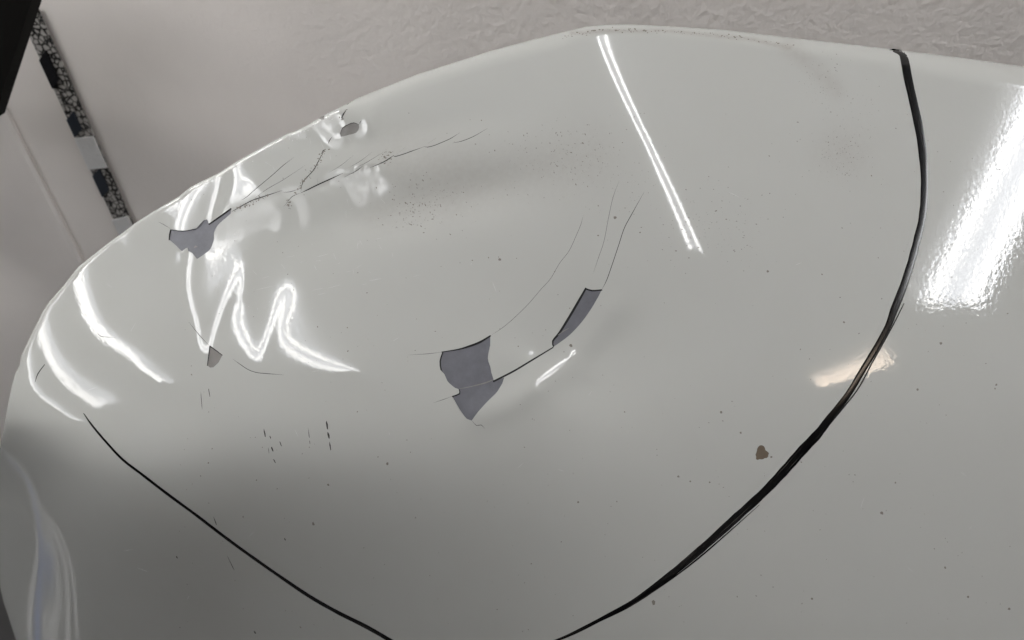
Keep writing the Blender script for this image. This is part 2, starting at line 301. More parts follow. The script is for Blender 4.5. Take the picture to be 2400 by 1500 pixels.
wb=Pa-we*.10+wn*.30; wl_=lamp('added unseen lamp that brightens the plaster wall near the patterned strip',(wb[0],wb[1],FILL_Z),'x',.5,.02,.07,M_FILLT,.012,6.0); wl_.rotation_euler=(0,0,math.atan2(we[1],we[0]))  # unseen lamp, added to brighten the wall at left
def plaster(name,col):
    m=mat(name,col,.75); N,Lk,b=nodes(m); tc=N.new('ShaderNodeTexCoord')
    def noise(scale,det,rough=.55):
        n=N.new('ShaderNodeTexNoise'); n.inputs['Scale'].default_value=scale; n.inputs['Detail'].default_value=det; n.inputs['Roughness'].default_value=rough; Lk.new(tc.outputs['Object'],n.inputs['Vector']); return n
    a=noise(105,2); c=noise(240,4,.6); d=noise(9,2)
    vo=N.new('ShaderNodeTexVoronoi'); vo.feature='SMOOTH_F1'; vo.inputs['Scale'].default_value=110; vo.inputs['Smoothness'].default_value=.6; Lk.new(tc.outputs['Object'],vo.inputs['Vector'])
    r=N.new('ShaderNodeValToRGB'); r.color_ramp.elements[0].position=.30; r.color_ramp.elements[1].position=.95; Lk.new(a.outputs[0],r.inputs[0])
    m1=N.new('ShaderNodeMath'); m1.operation='MULTIPLY_ADD'; m1.inputs[1].default_value=.15; Lk.new(c.outputs[0],m1.inputs[0]); Lk.new(r.outputs[0],m1.inputs[2])
    m2=N.new('ShaderNodeMath'); m2.operation='MULTIPLY_ADD'; m2.inputs[1].default_value=.15; Lk.new(vo.outputs[0],m2.inputs[0]); Lk.new(m1.outputs[0],m2.inputs[2])
    bp=N.new('ShaderNodeBump'); ge=N.new('ShaderNodeSeparateXYZ'); Lk.new(tc.outputs['Object'],ge.inputs[0]); mr=N.new('ShaderNodeMapRange'); mr.inputs[1].default_value=-.65; mr.inputs[2].default_value=.15; mr.inputs[3].default_value=.04; mr.inputs[4].default_value=.33; Lk.new(ge.outputs[0],mr.inputs[0]); Lk.new(mr.outputs[0],bp.inputs['Strength']); bp.inputs['Distance'].default_value=.004; Lk.new(m2.outputs[0],bp.inputs['Height']); Lk.new(bp.outputs[0],b.inputs['Normal'])
    mx=N.new('ShaderNodeMixRGB'); mx.inputs[1].default_value=(*[x*.93 for x in col],1); mx.inputs[2].default_value=(*[min(1,x*1.06) for x in col],1); Lk.new(d.outputs[0],mx.inputs[0]); Lk.new(mx.outputs[0],b.inputs['Base Color'])
    return m
M_WALL=plaster('plaster',(.87,.825,.79)); 
def slab(name,a,dirv,nrm,length,z0,z1,thick,m):
    a=np.array([a[0],a[1],0.]); q=a+dirv*length; v=[]
    for p in(a,q):
        for off in(0,-thick):
            for z in(z0,z1): w=p+nrm*off; v.append((w[0],w[1],z))
    return obj(name,v,[(0,1,3,2),(4,6,7,5),(0,4,5,1),(2,3,7,6),(0,2,6,4),(1,5,7,3)],m)
wall=tag(slab('plaster_wall',Pa,we,wn,2.6,0.0,2.0,.08,M_WALL),'rough white plaster wall behind the bumper','wall')
# short pale wall turning away at the left corner, with a rounded arris
ang=math.radians(28); wl=-we*math.cos(ang)+wn*math.sin(ang); nl=wn*math.cos(ang)-we*math.sin(ang)
M_SIDE=plaster('side_plaster',(.87,.83,.80))
pv=[];pf=[]
prof=[Pa+wl*1.2,Pa+wl*.02]+[Pa+wl*.02*(1-t)**2+we*.012*t*t for t in(.35,.65)]+[Pa+we*.012+wn*.002]
for p in prof: pv+= [(p[0]+wn[0]*.003,p[1]+wn[1]*.003,0.),(p[0]+wn[0]*.003,p[1]+wn[1]*.003,2.0)]
for p in prof[::-1]:
    q=p-wn*.07; pv+= [(q[0],q[1],0.),(q[0],q[1],2.0)]
n2=len(pv)//2
for k in range(n2):
    a,b_=2*k,2*((k+1)%n2); pf.append((a,b_,b_+1,a+1))
pf+= [tuple(range(1,2*n2,2)),tuple(range(0,2*n2,2))[::-1]]
tag(obj('side_wall',pv,pf,M_SIDE,None,False),'pale smooth wall turning away left of the patterned strip','wall')
# patterned strip stuck up the wall
A_,B_=on_wall(62,10,.004),on_wall(312,566,.004); su=(B_-A_); slen=np.linalg.norm(su); su/=slen
sw=on_wall(206,285,.004)-on_wall(170,303,.004); sw-=su*(sw@su); wid=np.linalg.norm(sw)*1.02; sw/=np.linalg.norm(sw)
strip=empty('decorative_strip','narrow black and silver patterned strip running down the wall at left','strip',tuple(A_))
def sp(t,w,o): p=su*t*slen+sw*w*wid*.5+wn*o; return tuple(p)
def plate(name,ts,m,z0=0,z1=.002):
    n=len(ts); v=[sp(t,w,z0) for t,w in ts]+[sp(t,w,z1) for t,w in ts]; f=[tuple(range(n,2*n)),tuple(range(n))[::-1]]+[(k,(k+1)%n,n+(k+1)%n,n+k) for k in range(n)]
    return obj(name,v,f,m,strip)
M_LACE=mat('lace_print',(.4,.4,.4),.25); N,Lk,b=nodes(M_LACE); tc=N.new('ShaderNodeTexCoord')
vo=N.new('ShaderNodeTexVoronoi'); vo.feature='DISTANCE_TO_EDGE'; vo.inputs['Scale'].default_value=130; Lk.new(tc.outputs['Object'],vo.inputs['Vector'])
no=N.new('ShaderNodeTexNoise'); no.inputs['Scale'].default_value=120; no.inputs['Detail'].default_value=2; Lk.new(tc.outputs['Object'],no.inputs['Vector'])
ad=N.new('ShaderNodeMath'); ad.operation='MULTIPLY_ADD'; ad.inputs[1].default_value=.5; Lk.new(no.outputs[0],ad.inputs[0]); Lk.new(vo.outputs['Distance'],ad.inputs[2])
rp=N.new('ShaderNodeValToRGB'); rp.color_ramp.elements[0].position=.30; rp.color_ramp.elements[0].color=(.02,.02,.02,1); rp.color_ramp.elements[1].position=.46; rp.color_ramp.elements[1].color=(.42,.40,.38,1)
Lk.new(ad.outputs[0],rp.inputs[0]); Lk.new(rp.outputs[0],b.inputs['Base Color'])
plate('printed_backing',[(0,-1),(1,-1),(1,1),(0,1)],M_LACE)
M_BLK=mat('black_inlay',(.012,.012,.014),.25); M_SIL=mat('silver_glint_inlay',(.97,.97,.97),.3,Metallic=.35); N,Lk,b=nodes(M_SIL); tc=N.new('ShaderNodeTexCoord'); no=N.new('ShaderNodeTexNoise'); no.inputs['Scale'].default_value=260; Lk.new(tc.outputs['Object'],no.inputs['Vector']); bq=N.new('ShaderNodeBump'); bq.inputs['Strength'].default_value=.8; bq.inputs['Distance'].default_value=.003; Lk.new(no.outputs[0],bq.inputs['Height']); Lk.new(bq.outputs[0],b.inputs['Normal']); M_BLU=mat('dark_blue_inlay',(.03,.035,.045),.25)
def piece(name,t0,t1,m,sk=.035,w=.1): plate(name,[(t0,-1.0),(t1,-1.0),(t1-sk,w),(t0-sk,w)],m,.0015,.0045)
piece('black_tile',.195,.305,M_BLK); piece('black_tile',.43,.505,M_BLU); piece('black_tile',.675,.775,M_BLU)
plate('silver_glint_tile',[(.51,-1.05),(.645,-1.05),(.635,.95),(.50,.95)],M_SIL,.0015,.005); plate('silver_glint_tile',[(.885,-1.05),(.965,-1.05),(.95,.9),(.865,.9)],M_SIL,.0015,.005)  # near-white colour stands in for lamp reflections on the silver pieces
# dark board leaning in front of the wall, top left
bd=[on_wall(*p,o_) for p,o_ in(((96,-66),.12),((-14,280),.12),((-420,240),.12),((-330,-200),.12))]; bn=np.cross(bd[1]-bd[0],bd[3]-bd[0]); bn/=np.linalg.norm(bn)
bv=[tuple(p) for p in bd]+[tuple(p+bn*.02*(1 if bn@(p-CAMPOS)>0 else -1)) for p in bd]
tag(obj('dark_board',bv,[(0,1,2,3),(7,6,5,4)]+[(k,k+4,(k+1)%4+4,(k+1)%4) for k in range(4)],mat('dark_board',(.004,.0035,.003),.7,Specular_IOR_Level=.1)),'black slanted board cutting off the top left corner of the view','board')

# added black strip to darken the lower left corner; added pipes for nose reflections
M_FOOT=mat('black_strip',(.01,.01,.01),.5); q0,q1=Pa+wl*.0+nl*.012,Pa+wl*1.2+nl*.012
sv=[];
for p in(q0,q1):
    for o_,z in((-.006,0),(.006,0),(.006,.23),(0,.25),(-.006,.25)): w_=p+nl*o_; sv.append((w_[0],w_[1],z))
tag(obj('dark_wall_foot',sv,[(0,1,2,3,4),(9,8,7,6,5)]+[(k,k+5,(k+1)%5+5,(k+1)%5) for k in range(5)],M_FOOT),'added black strip at the foot of the pale side wall, darkening the lower left corner','dark_wall_foot')
M_PIPE=mat('grey_plastic_conduit',(.62,.62,.62),.4); M_BLUE=mat('blue_plastic_conduit',(.06,.13,.40),.4)
for k,(y,m,r,lb) in enumerate(((.425,M_PIPE,.0045,'added pale conduit for a mirrored stripe, nearest the camera of its bundle'),(.447,M_PIPE,.0045,'added pale conduit for a mirrored stripe, second nearest the camera'),(.466,M_PIPE,.0035,'added pale conduit for a mirrored stripe, next to the blue one'),(.483,M_BLUE,.006,'added blue conduit for a mirrored stripe, among pale ones'),(.502,M_PIPE,.004,'added pale conduit for a mirrored stripe, behind the blue one'))):
    p0,p1=Vector((-1.75,.575+.006*k,r)),Vector((-.95,y,r)); d=(p1-p0).normalized(); a=Vector((0,0,1)); b_=d.cross(a); V_=[];F_=[]; n=12
    for (c,rr) in((p0,r),(p1,r),(p1,r*.8),(p0,r*.8)):
        for j in range(n): t_=2*math.pi*j/n; V_.append(tuple(c+(a*math.cos(t_)+b_*math.sin(t_))*rr))
    for g_ in range(4):
        for j in range(n): F_.append((g_*n+j,g_*n+(j+1)%n,((g_+1)%4)*n+(j+1)%n,((g_+1)%4)*n+j))
    tag(obj('added_conduit',V_,F_,m,None,True),lb,'conduit','added conduits mirrored as stripes in the nose')
# ============================ the bumper ======================================
S1=solve_large(); _fa=lambda u,v: large(u,v)+dent(u,v)+S1.at(u,v)
SN=solve_nose(_fa); _f0=lambda u,v: _fa(u,v)+SN.at(u,v)
S2=solve_fine(_f0); _f1=lambda u,v: _f0(u,v)+S2.at(u,v)
S3=solve_ring(_f1); S4=solve_flap(_f0); S5=crumple(); S6=solve_glint(_f1)
def body(u,v): return _f1(u,v)+S3.at(u,v)+S4.at(u,v)+S5.at(u,v)+S6.at(u,v)
def height(u,v): return body(u,v)+rim(u,v)[0]
def lift(u,v,off=0.0):
    u,v=np.asarray(u,float),np.asarray(v,float); return to_world(px2cam(u,v,height(u,v)+off))
z5=((900,400),2.3075); z3=((0,560),2.5); z8=((800,240),3.409)
CHIPS=[poly(*z2,[(345,1152),(390,1160),(440,1162),(500,1155),(545,1145),(562,1125),(580,1105),(605,1078),(630,1072),(640,1085),(645,1110),(735,1050),(825,985),(820,1025),(770,1070),(720,1120),(690,1180),(690,1230),(660,1310),(600,1360),(550,1390),(525,1360),(510,1340),(480,1325),(475,1298),(445,1315),(428,1328),(380,1280),(330,1235),(335,1190)]),
 poly(*z5,[(318,980),(400,965),(460,948),(520,925),(575,893),(574,950),(562,1015),(575,1060),(580,1090),(595,1138),(622,1130),(650,1118),(640,1150),(610,1200),(560,1250),(510,1305),(475,1352),(445,1342),(420,1310),(395,1270),(370,1222),(408,1207),(405,1182),(385,1175),(360,1158),(340,1135),(325,1100),(308,1075),(303,1030)]),
 poly(*z5,[(1092,637),(1108,643),(1125,648),(1150,646),(1177,645),(1160,680),(1120,750),(1070,820),(1010,885),(960,925),(918,953),(913,920),(950,875),(1000,795),(1050,710)]),
 poly(*z3,[(1228,628),(1265,655),(1302,683),(1280,725),(1250,752),(1232,754),(1215,742)]),
 poly(*zh,[(1175,850),(1190,800),(1220,750),(1270,710),(1330,685),(1400,660),(1450,668),(1510,690),(1515,740),(1500,790),(1460,835),(1400,860),(1330,875),(1250,900),(1190,905)]),
 poly(*zh,[(805,575),(900,535),(895,600),(840,605)])]
def sliver(P,w):
    P,w=densify(P,w,7.0); d=np.gradient(P,axis=0); d/=np.maximum(np.hypot(*d.T),1e-6)[:,None]; n=np.stack([-d[:,1],d[:,0]],-1)
    w=np.maximum(w*.85,.12)[:,None]/2; return [tuple(p) for p in P+n*w]+[tuple(p) for p in (P-n*w)[::-1]]
CR=[]  # cracks and dark shade lines along chip edges: polyline, widths in photo pixels
def crack(z,pts,w):
    P=poly(*z,pts); n=len(P); CR.append(sliver(P,[w*(.15 if k in(0,n-1) else 1.) for k in range(n)]) if np.ndim(w)==0 else sliver(P,w))
crack(z5,[(575,893),(640,850),(700,800),(780,722),(850,640),(900,585),(950,500),(1000,435),(1040,350),(1065,290),(1078,240)],.9)
crack(z5,[(1177,645),(1205,590),(1240,490),(1270,400),(1300,310),(1340,235),(1407,115)],1.8)
crack(z5,[(1130,560),(1160,470),(1190,380),(1215,250),(1240,140),(1272,55)],.9)
crack(z5,[(130,997),(240,990),(318,980)],1.2); crack(z5,[(268,1255),(320,1238),(370,1220)],1.2); crack(z5,[(475,1352),(500,1378),(525,1375),(545,1395)],1.4)
crack(z5,[(590,1141),(700,1085),(800,1025),(916,955)],[5,5,4.5,3]); crack(z5,[(310,981),(400,967),(460,950),(520,927),(577,892)],[2,3.5,5.5,6,4])
crack(z5,[(319,978),(304,1030),(309,1076),(326,1102)],[3,4,4,1]); crack(z5,[(368,1222),(409,1206),(405,1180)],[3.5,4,2]); crack(z5,[(1093,634),(1050,710),(1000,795),(950,875),(913,922),(917,953)],[5,6.5,6.5,6,5,3])  # slivers on chip edges draw the shadow under lifted paint in black
crack(z5,[(1088,637),(1125,649),(1180,645)],[4,4.5,4]); crack(z5,[(372,1224),(395,1272),(420,1312),(447,1343)],[2,1.5,1.5,1])
crack(z2,[(343,1152),(334,1190),(329,1238)],[4,4.5,3]); crack(z2,[(645,1112),(735,1050),(826,984)],[4,5,4]); crack(z2,[(240,1090),(290,1115),(345,1150)],1.2); crack(z2,[(348,1154),(440,1165),(545,1147)],[2,2.5,2])
crack(z2,[(825,1012),(880,980),(990,920),(1110,880),(1235,838)],2.4); crack(z2,[(1235,855),(1300,850),(1370,825)],1.6); crack(z2,[(1380,860),(1440,832),(1510,797),(1620,747),(1720,700)],3.2)
crack(z2,[(1245,970),(1310,890),(1380,860)],1.6); crack(z2,[(1515,745),(1514,797)],1.6); crack(z2,[(1725,735),(1830,680),(1880,640)],1.8); crack(z2,[(900,920),(950,890),(1030,820),(1150,720),(1240,640),(1325,575)],1.5)
crack(z2,[(1000,910),(1110,830),(1240,755),(1415,640)],1.0); crack(z2,[(1380,850),(1400,770),(1480,680),(1530,590),(1575,510)],2.2); crack(z2,[(1600,700),(1700,640),(1800,560)],.9); crack(z2,[(1750,155),(1775,130),(1810,112)],[1,3,1])
crack(z8,[(230,522),(330,480),(380,450),(418,424)],2.6); crack(z8,[(412,422),(430,432),(500,412),(560,390),(660,355)],2.0); crack(z8,[(655,352),(690,357),(740,345),(790,325),(870,290),(945,243)],1.6); crack(z8,[(440,420),(510,358)],.9)
crack(z8,[(690,330),(757,285)],1.0); crack(z8,[(885,325),(960,310),(1060,270),(1170,205)],1.4); crack(z8,[(100,530),(200,480),(345,392)],1.0); crack(z8,[(60,520),(150,470),(248,395)],.9)
crack(z3,[(1105,485),(1165,560),(1228,628)],1.8); crack(z3,[(1228,626),(1265,653),(1304,682)],[2.5,3,2]); crack(z3,[(1230,628),(1222,690),(1214,744)],[2.5,3,2]); crack(z3,[(570,545),(590,570),(675,578)],1.8); crack(z3,[(1140,510),(1160,525)],1.0)
crack(z4,[(620,1205),(690,1255),(760,1300),(835,1325),(940,1335),(1070,1345)],1.6); crack(z3,[(205,840),(222,790),(262,735)],[1,3,2])
crack(zh,[(1180,860),(1220,750),(1330,685),(1420,658),(1515,690)],1.6); crack(zh,[(1520,690),(1530,650),(1560,615)],1.6); crack(zh,[(970,1030),(990,970),(1040,905)],2.5); crack(zh,[(850,1210),(880,1150),(915,1130)],[1,3,1]); crack(zh,[(1200,580),(1240,500),(1290,430)],[2,4,1])
# ---- triangulate the sheet in its own plane, with every chip and crack cut in --
def resample(P,n):
    out=[]
    for a,b in zip(P[:-1],P[1:]):
        m=max(1,int(math.hypot(b[0]-a[0],b[1]-a[1])/n)); out+= [(a[0]+(b[0]-a[0])*k/m,a[1]+(b[1]-a[1])*k/m) for k in range(m)]
    return out+[P[-1]]
UMAX,VMAX=2860.0,1860.0
top=resample([(p[0],p[1]) for p in TOP]+[(2700,204),(UMAX,232)],5.0); left=resample([(190,VMAX),(150,1780)]+LEFT,6.0)
OUT=left[:-1]+top+[(UMAX,600),(UMAX,1000),(UMAX,1400),(UMAX,VMAX),(2200,VMAX),(1600,VMAX),(1000,VMAX),(600,VMAX)]
def inpoly(u,v,P):
    P=np.asarray(P); x0,y0=P[:,0],P[:,1]; x1,y1=np.roll(x0,-1),np.roll(y0,-1); c=np.zeros(u.shape,bool)
    for a,b,cx_,d in zip(x0,y0,x1,y1):
        if b==d: continue
        m=(b>v)!=(d>v); c^= m&(u<(cx_-a)*(v-b)/(d-b)+a)
    return c
def hexgrid(u0,u1,v0,v1,s):
    r=[]
    for j,v in enumerate(np.arange(v0,v1,s*.866)): r.append(np.stack([np.arange(u0+(j%2)*s/2,u1,s),np.full(len(np.arange(u0+(j%2)*s/2,u1,s)),v)],-1))
    return np.concatenate(r)
g=hexgrid(-30,2460,40,1540,4.6); fine=(g[:,0]>340)&(g[:,0]<930)&(g[:,1]>225)&(g[:,1]<920); g=g[~fine]
g2=hexgrid(340,930,225,920,3.1); g3=hexgrid(-30,UMAX,40,VMAX,14.0); g3=g3[(g3[:,0]>2455)|(g3[:,1]>1535)]
G=np.concatenate([g,g2,g3]); G=G[inpoly(G[:,0],G[:,1],OUT)]
dT=dist_poly(G[:,0],G[:,1],TOP)[0]; dL=dist_poly(G[:,0],G[:,1],LEFT)[0]; G=G[(dT>9)&(dL>9)]
# rows of points that follow the edge so that it rolls over smoothly
rimpts=[]
for P in(np.array(top),np.array(left)):
    t=np.gradient(P,axis=0); t/=np.hypot(*t.T)[:,None]; nrm=np.stack([-t[:,1],t[:,0]],-1)
    for k,d in enumerate((.12,.5,1.2,2.2,3.6,5.5,7.6)): rimpts.append((P+nrm*d)[k%2::2] if d>3 else P+nrm*d)
rimpts=np.concatenate(rimpts); rimpts=rimpts[inpoly(rimpts[:,0],rimpts[:,1],OUT)]; dd=np.minimum(dist_poly(rimpts[:,0],rimpts[:,1],TOP)[0],dist_poly(rimpts[:,0],rimpts[:,1],LEFT)[0]); rimpts=rimpts[dd>.08]
pts=[Vector(p) for p in OUT]; edges=[(k,(k+1)%len(OUT)) for k in range(len(OUT))]
holes=CHIPS+CR
for H_ in holes:
    H2=resample(list(H_)+[H_[0]],6.0)[:-1] if H_ in CHIPS else H_
    b0=len(pts); pts+= [Vector(p) for p in H2]; edges+= [(b0+k,b0+(k+1)%len(H2)) for k in range(len(H2))]
pts+= [Vector(p) for p in rimpts]+[Vector(p) for p in G]
vo_,ed_,fa_,_,_,_=delaunay_2d_cdt(pts,edges,[],0,1e-4,False)
V2=np.array([(p.x,p.y) for p in vo_]); T=np.array([t for t in fa_ if len(t)==3])
c3=V2[T].mean(1); a2=V2[T]; area=(a2[:,1,0]-a2[:,0,0])*(a2[:,2,1]-a2[:,0,1])-(a2[:,2,0]-a2[:,0,0])*(a2[:,1,1]-a2[:,0,1])
T=np.where((area>0)[:,None],T[:,::-1],T); ok=inpoly(c3[:,0],c3[:,1],OUT)&(np.abs(area)>1e-5); T,c3=T[ok],c3[ok]
# cls 0 paint, -1 crack or edge shade line, k chip
cls=np.zeros(len(T),int)
def inbox(P):
    P=np.asarray(P); return np.where((c3[:,0]>=P[:,0].min())&(c3[:,0]<=P[:,0].max())&(c3[:,1]>=P[:,1].min())&(c3[:,1]<=P[:,1].max()))[0]
for k,P in enumerate(CHIPS): i=inbox(P); cls[i[inpoly(c3[i,0],c3[i,1],P)]]=k+1
for P in CR: i=inbox(P); cls[i[inpoly(c3[i,0],c3[i,1],P)]]=-1
HV=height(V2[:,0],V2[:,1])
def sub(mask,off):
    t=T[mask]; idx,inv=np.unique(t,return_inverse=True); t=inv.reshape(-1,3)
    return idx,to_world(px2cam(V2[idx,0],V2[idx,1],HV[idx]+off)),t
def mesh_np(name,P,faces,mats,parent,smooth=True,mi=None):
    me=bpy.data.meshes.new(name); me.from_pydata(P.tolist(),[],faces); 
    for m in mats: me.materials.append(m)
    if mi is not None: me.polygons.foreach_set('material_index',mi)
    me.polygons.foreach_set('use_smooth',[smooth]*len(me.polygons)); me.update()
    o=bpy.data.objects.new(name,me); scene.collection.objects.link(o); o.parent=parent; return o
bumper=empty('car_bumper','glossy white car bumper corner with dents, cracked flaking paint and a black marker line','bumper')
# ---- paint material: white base under glossy lacquer, slight orange peel, scuffs ----
M_PAINT=mat('white_lacquer',(.60,.605,.575),.06,Specular_IOR_Level=.5); N,Lk,b=nodes(M_PAINT)
tc=N.new('ShaderNodeTexCoord'); at=N.new('ShaderNodeVertexColor'); at.layer_name='wear'; sx=N.new('ShaderNodeSeparateColor'); Lk.new(at.outputs[0],sx.inputs[0])
def tex(scale,det,vec=None,rough=.5):
    n=N.new('ShaderNodeTexNoise'); n.inputs['Scale'].default_value=scale; n.inputs['Detail'].default_value=det; n.inputs['Roughness'].default_value=rough; Lk.new(vec or tc.outputs['Object'],n.inputs['Vector']); return n
peel=tex(330,2.0); b1=N.new('ShaderNodeBump'); b1.inputs['Strength'].default_value=PEEL; b1.inputs['Distance'].default_value=.0001; pm=N.new('ShaderNodeMath'); pm.operation='MULTIPLY_ADD'; pm.inputs[1].default_value=PEEL*2.0; pm.inputs[2].default_value=PEEL; Lk.new(sx.outputs[2],pm.inputs[0]); Lk.new(pm.outputs[0],b1.inputs['Strength']); Lk.new(peel.outputs[0],b1.inputs['Height'])
mp=N.new('ShaderNodeMapping'); mp.inputs['Scale'].default_value=(1500,120,120); mp.inputs['Rotation'].default_value=(0,math.radians(12),0); Lk.new(tc.outputs['Object'],mp.inputs['Vector'])
scr=tex(1.0,3.0,mp.outputs[0],.7); mu=N.new('ShaderNodeMath'); mu.operation='MULTIPLY'; Lk.new(scr.outputs[0],mu.inputs[0]); Lk.new(sx.outputs[0],mu.inputs[1])
b2=N.new('ShaderNodeBump'); b2.inputs['Strength'].default_value=.7; b2.inputs['Distance'].default_value=.00013; Lk.new(mu.outputs[0],b2.inputs['Height']); Lk.new(b1.outputs[0],b2.inputs['Normal']); Lk.new(b2.outputs[0],b.inputs['Normal'])
ro=N.new('ShaderNodeMath'); ro.operation='MULTIPLY_ADD'; ro.inputs[1].default_value=.05; ro.inputs[2].default_value=.012; Lk.new(sx.outputs[0],ro.inputs[0]); Lk.new(ro.outputs[0],b.inputs['Roughness'])
dn_=tex(260,4.0,None,.65); dr=N.new('ShaderNodeMath'); dr.operation='MULTIPLY'; Lk.new(dn_.outputs[0],dr.inputs[0]); Lk.new(sx.outputs[1],dr.inputs[1])
du=tex(14,5.0,None,.6); dm=N.new('ShaderNodeMixRGB'); dm.inputs[1].default_value=(.585,.587,.555,1); dm.inputs[2].default_value=(.617,.622,.594,1); Lk.new(du.outputs[0],dm.inputs[0])
mx=N.new('ShaderNodeMixRGB'); Lk.new(dm.outputs[0],mx.inputs[1]); mx.inputs[2].default_value=(.36,.32,.29,1); Lk.new(dr.outputs[0],mx.inputs[0]); Lk.new(mx.outputs[0],b.inputs['Base Color'])
M_EDGE=mat('paint_edge',(.5,.5,.48),.6); M_DARK=mat('black_plastic',(.008,.008,.008),.6)
def primer(name,col):
    m=mat(name,col,.36); N,Lk,b=nodes(m); tc=N.new('ShaderNodeTexCoord'); n=N.new('ShaderNodeTexNoise'); n.inputs['Scale'].default_value=900; n.inputs['Detail'].default_value=3; Lk.new(tc.outputs['Object'],n.inputs['Vector'])
    r=N.new('ShaderNodeMixRGB'); r.inputs[1].default_value=(*[c*.72 for c in col],1); r.inputs[2].default_value=(*[c*1.28 for c in col],1); n3=N.new('ShaderNodeTexNoise'); n3.inputs['Scale'].default_value=140; n3.inputs['Detail'].default_value=6; n3.inputs['Roughness'].default_value=.7; Lk.new(tc.outputs['Object'],n3.inputs['Vector']); Lk.new(n3.outputs[0],r.inputs[0]); Lk.new(r.outputs[0],b.inputs['Base Color'])
    q=N.new('ShaderNodeBump'); q.inputs['Strength'].default_value=.25; q.inputs['Distance'].default_value=.0003; Lk.new(n.outputs[0],q.inputs['Height']); Lk.new(q.outputs[0],b.inputs['Normal']); return m
M_PRIM=primer('blue_grey_primer',(.165,.167,.188)); M_PRIMW=primer('warm_grey_primer',(.20,.185,.17)); M_PRIML=primer('pale_primer',(.26,.25,.235))
# paint sheet + rolled edge going back + cut walls
idx,P,t=sub(cls==0,0.0); remap=-np.ones(len(V2),int); remap[idx]=np.arange(len(idx)); tp=t
e=np.sort(np.concatenate([tp[:,[0,1]],tp[:,[1,2]],tp[:,[2,0]]]),1); de=np.concatenate([tp[:,[0,1]],tp[:,[1,2]],tp[:,[2,0]]]); key=e[:,0].astype(np.int64)*len(idx)+e[:,1]
uq,first,cnt=np.unique(key,return_index=True,return_counts=True); bd_e=de[first[cnt==1]]
W2=V2[idx]; mid=(W2[bd_e[:,0]]+W2[bd_e[:,1]])/2; OUTc=OUT+[OUT[0]]; dOut=dist_poly(mid[:,0],mid[:,1],OUTc)[0]; outer=dOut<.05
faces=[tuple(x) for x in tp]; allP=[P]; base=len(P)
# outer return: goes back and tucks in
oi=np.unique(bd_e[outer]); cen=np.array([1450.,1000.]); uvo=W2[oi]; dirn=cen-uvo; dirn/=np.hypot(*dirn.T)[:,None]; hb=HV[idx][oi]; rings=[oi]; pos=np.full(len(idx),-1); pos[oi]=np.arange(len(oi))
for k,(dz,inn) in enumerate(((5,.3),(18,1.2),(45,4),(90,12),(160,28),(230,60),(300,110))):
    q=uvo+dirn*inn; allP.append(to_world(px2cam(q[:,0],q[:,1],hb-dz))); rings.append(np.arange(base,base+len(oi))); base+=len(oi)
for a,b_ in bd_e[outer]:
    ia,ib=pos[a],pos[b_]
    for k in range(len(rings)-1): faces.append((int(rings[k][ib]),int(rings[k][ia]),int(rings[k+1][ia]),int(rings[k+1][ib])))
shell=mesh_np('paint_shell',np.concatenate(allP),faces,[M_PAINT],bumper)
# wear mask per vertex (scuffed patches, grime) kept as a colour attribute
def wear(u,v):
    s=np.zeros(u.shape)
    for P_,w in((poly(*z2,[(850,1010),(1000,960),(1150,900),(1350,880)]),20),(poly(*z2,[(760,1150),(950,1080),(1150,1060)]),26),(poly(*z2,[(1400,930),(1405,1090)]),14),(poly(*z2,[(1650,760),(1800,760),(1950,760)]),22),(poly(*z2,[(1780,780),(1850,920)]),18),(poly(*zh,[(720,700),(950,850),(1080,1030),(1500,850)]),9),(poly(*zh,[(950,600),(1080,640)]),12),([(640,350),(700,320),(740,300)],9)):
        s=np.maximum(s,np.exp(-(dist_poly(u,v,P_)[0]/w)**2))
    d=.3*np.exp(-(dist_poly(u,v,[(930,370),(1150,420),(1380,370)])[0]/75)**2)+.25*np.exp(-(dist_poly(u,v,[(880,500),(1050,480)])[0]/60)**2)+.35*np.exp(-(((u-1975)/70)**2+((v-355)/60)**2))+.8*np.exp(-(dist_poly(u,v,[(1340,78),(1420,72),(1560,72),(1760,92),(1850,112)])[0]/5)**2)+.4*np.exp(-(dist_poly(u,v,[(1850,112),(1900,150),(1960,210)])[0]/22)**2)
    return s,np.clip(d,0,1)
s_,d_=wear(W2[:,0],W2[:,1]); colr=np.zeros((base,4),np.float32); colr[:,3]=1; colr[:len(P),0]=s_; colr[:len(P),1]=d_; colr[:len(P),2]=smooth01((W2[:,0]-1850)/250)
ca=shell.data.color_attributes.new('wear','FLOAT_COLOR','POINT'); ca.data.foreach_set('color',colr.ravel())
# cut faces of the paint film down to the plastic
wi=bd_e[~outer]; un=np.unique(wi); ps=np.full(len(idx),-1); ps[un]=np.arange(len(un)); hu=HV[idx][un]
lo=to_world(px2cam(W2[un,0],W2[un,1],hu-5.0)); wv=np.concatenate([P[un],lo]); nn=len(un)
_pe=mesh_np('paint_film_edge',wv,[(int(ps[b_]),int(ps[a]),int(ps[a])+nn,int(ps[b_])+nn) for a,b_ in wi],[M_EDGE],shell,False); _pe['kind']='stuff'
ix,Pq,tq=sub(cls!=0,-4.6); mesh_np('black_plastic_core',Pq,tq.tolist(),[M_DARK],bumper)['kind']='stuff'
LAB=['blue grey primer bared by the upper left flake','blue grey primer bared by the big flake at the centre','slim crescent of bared blue grey primer','small warm grey flake at the lower end of the zigzag','pale oval flake near the top edge','tiny bared notch on the top edge']
for k,m in enumerate((M_PRIM,M_PRIM,M_PRIM,M_PRIMW,M_PRIML,M_PRIMW)):
    if (cls==k+1).any():
        ix,Pq,tq=sub(cls==k+1,-2.6); o=mesh_np('exposed_primer',Pq,tq.tolist(),[m],bumper); o['label']=LAB[k]
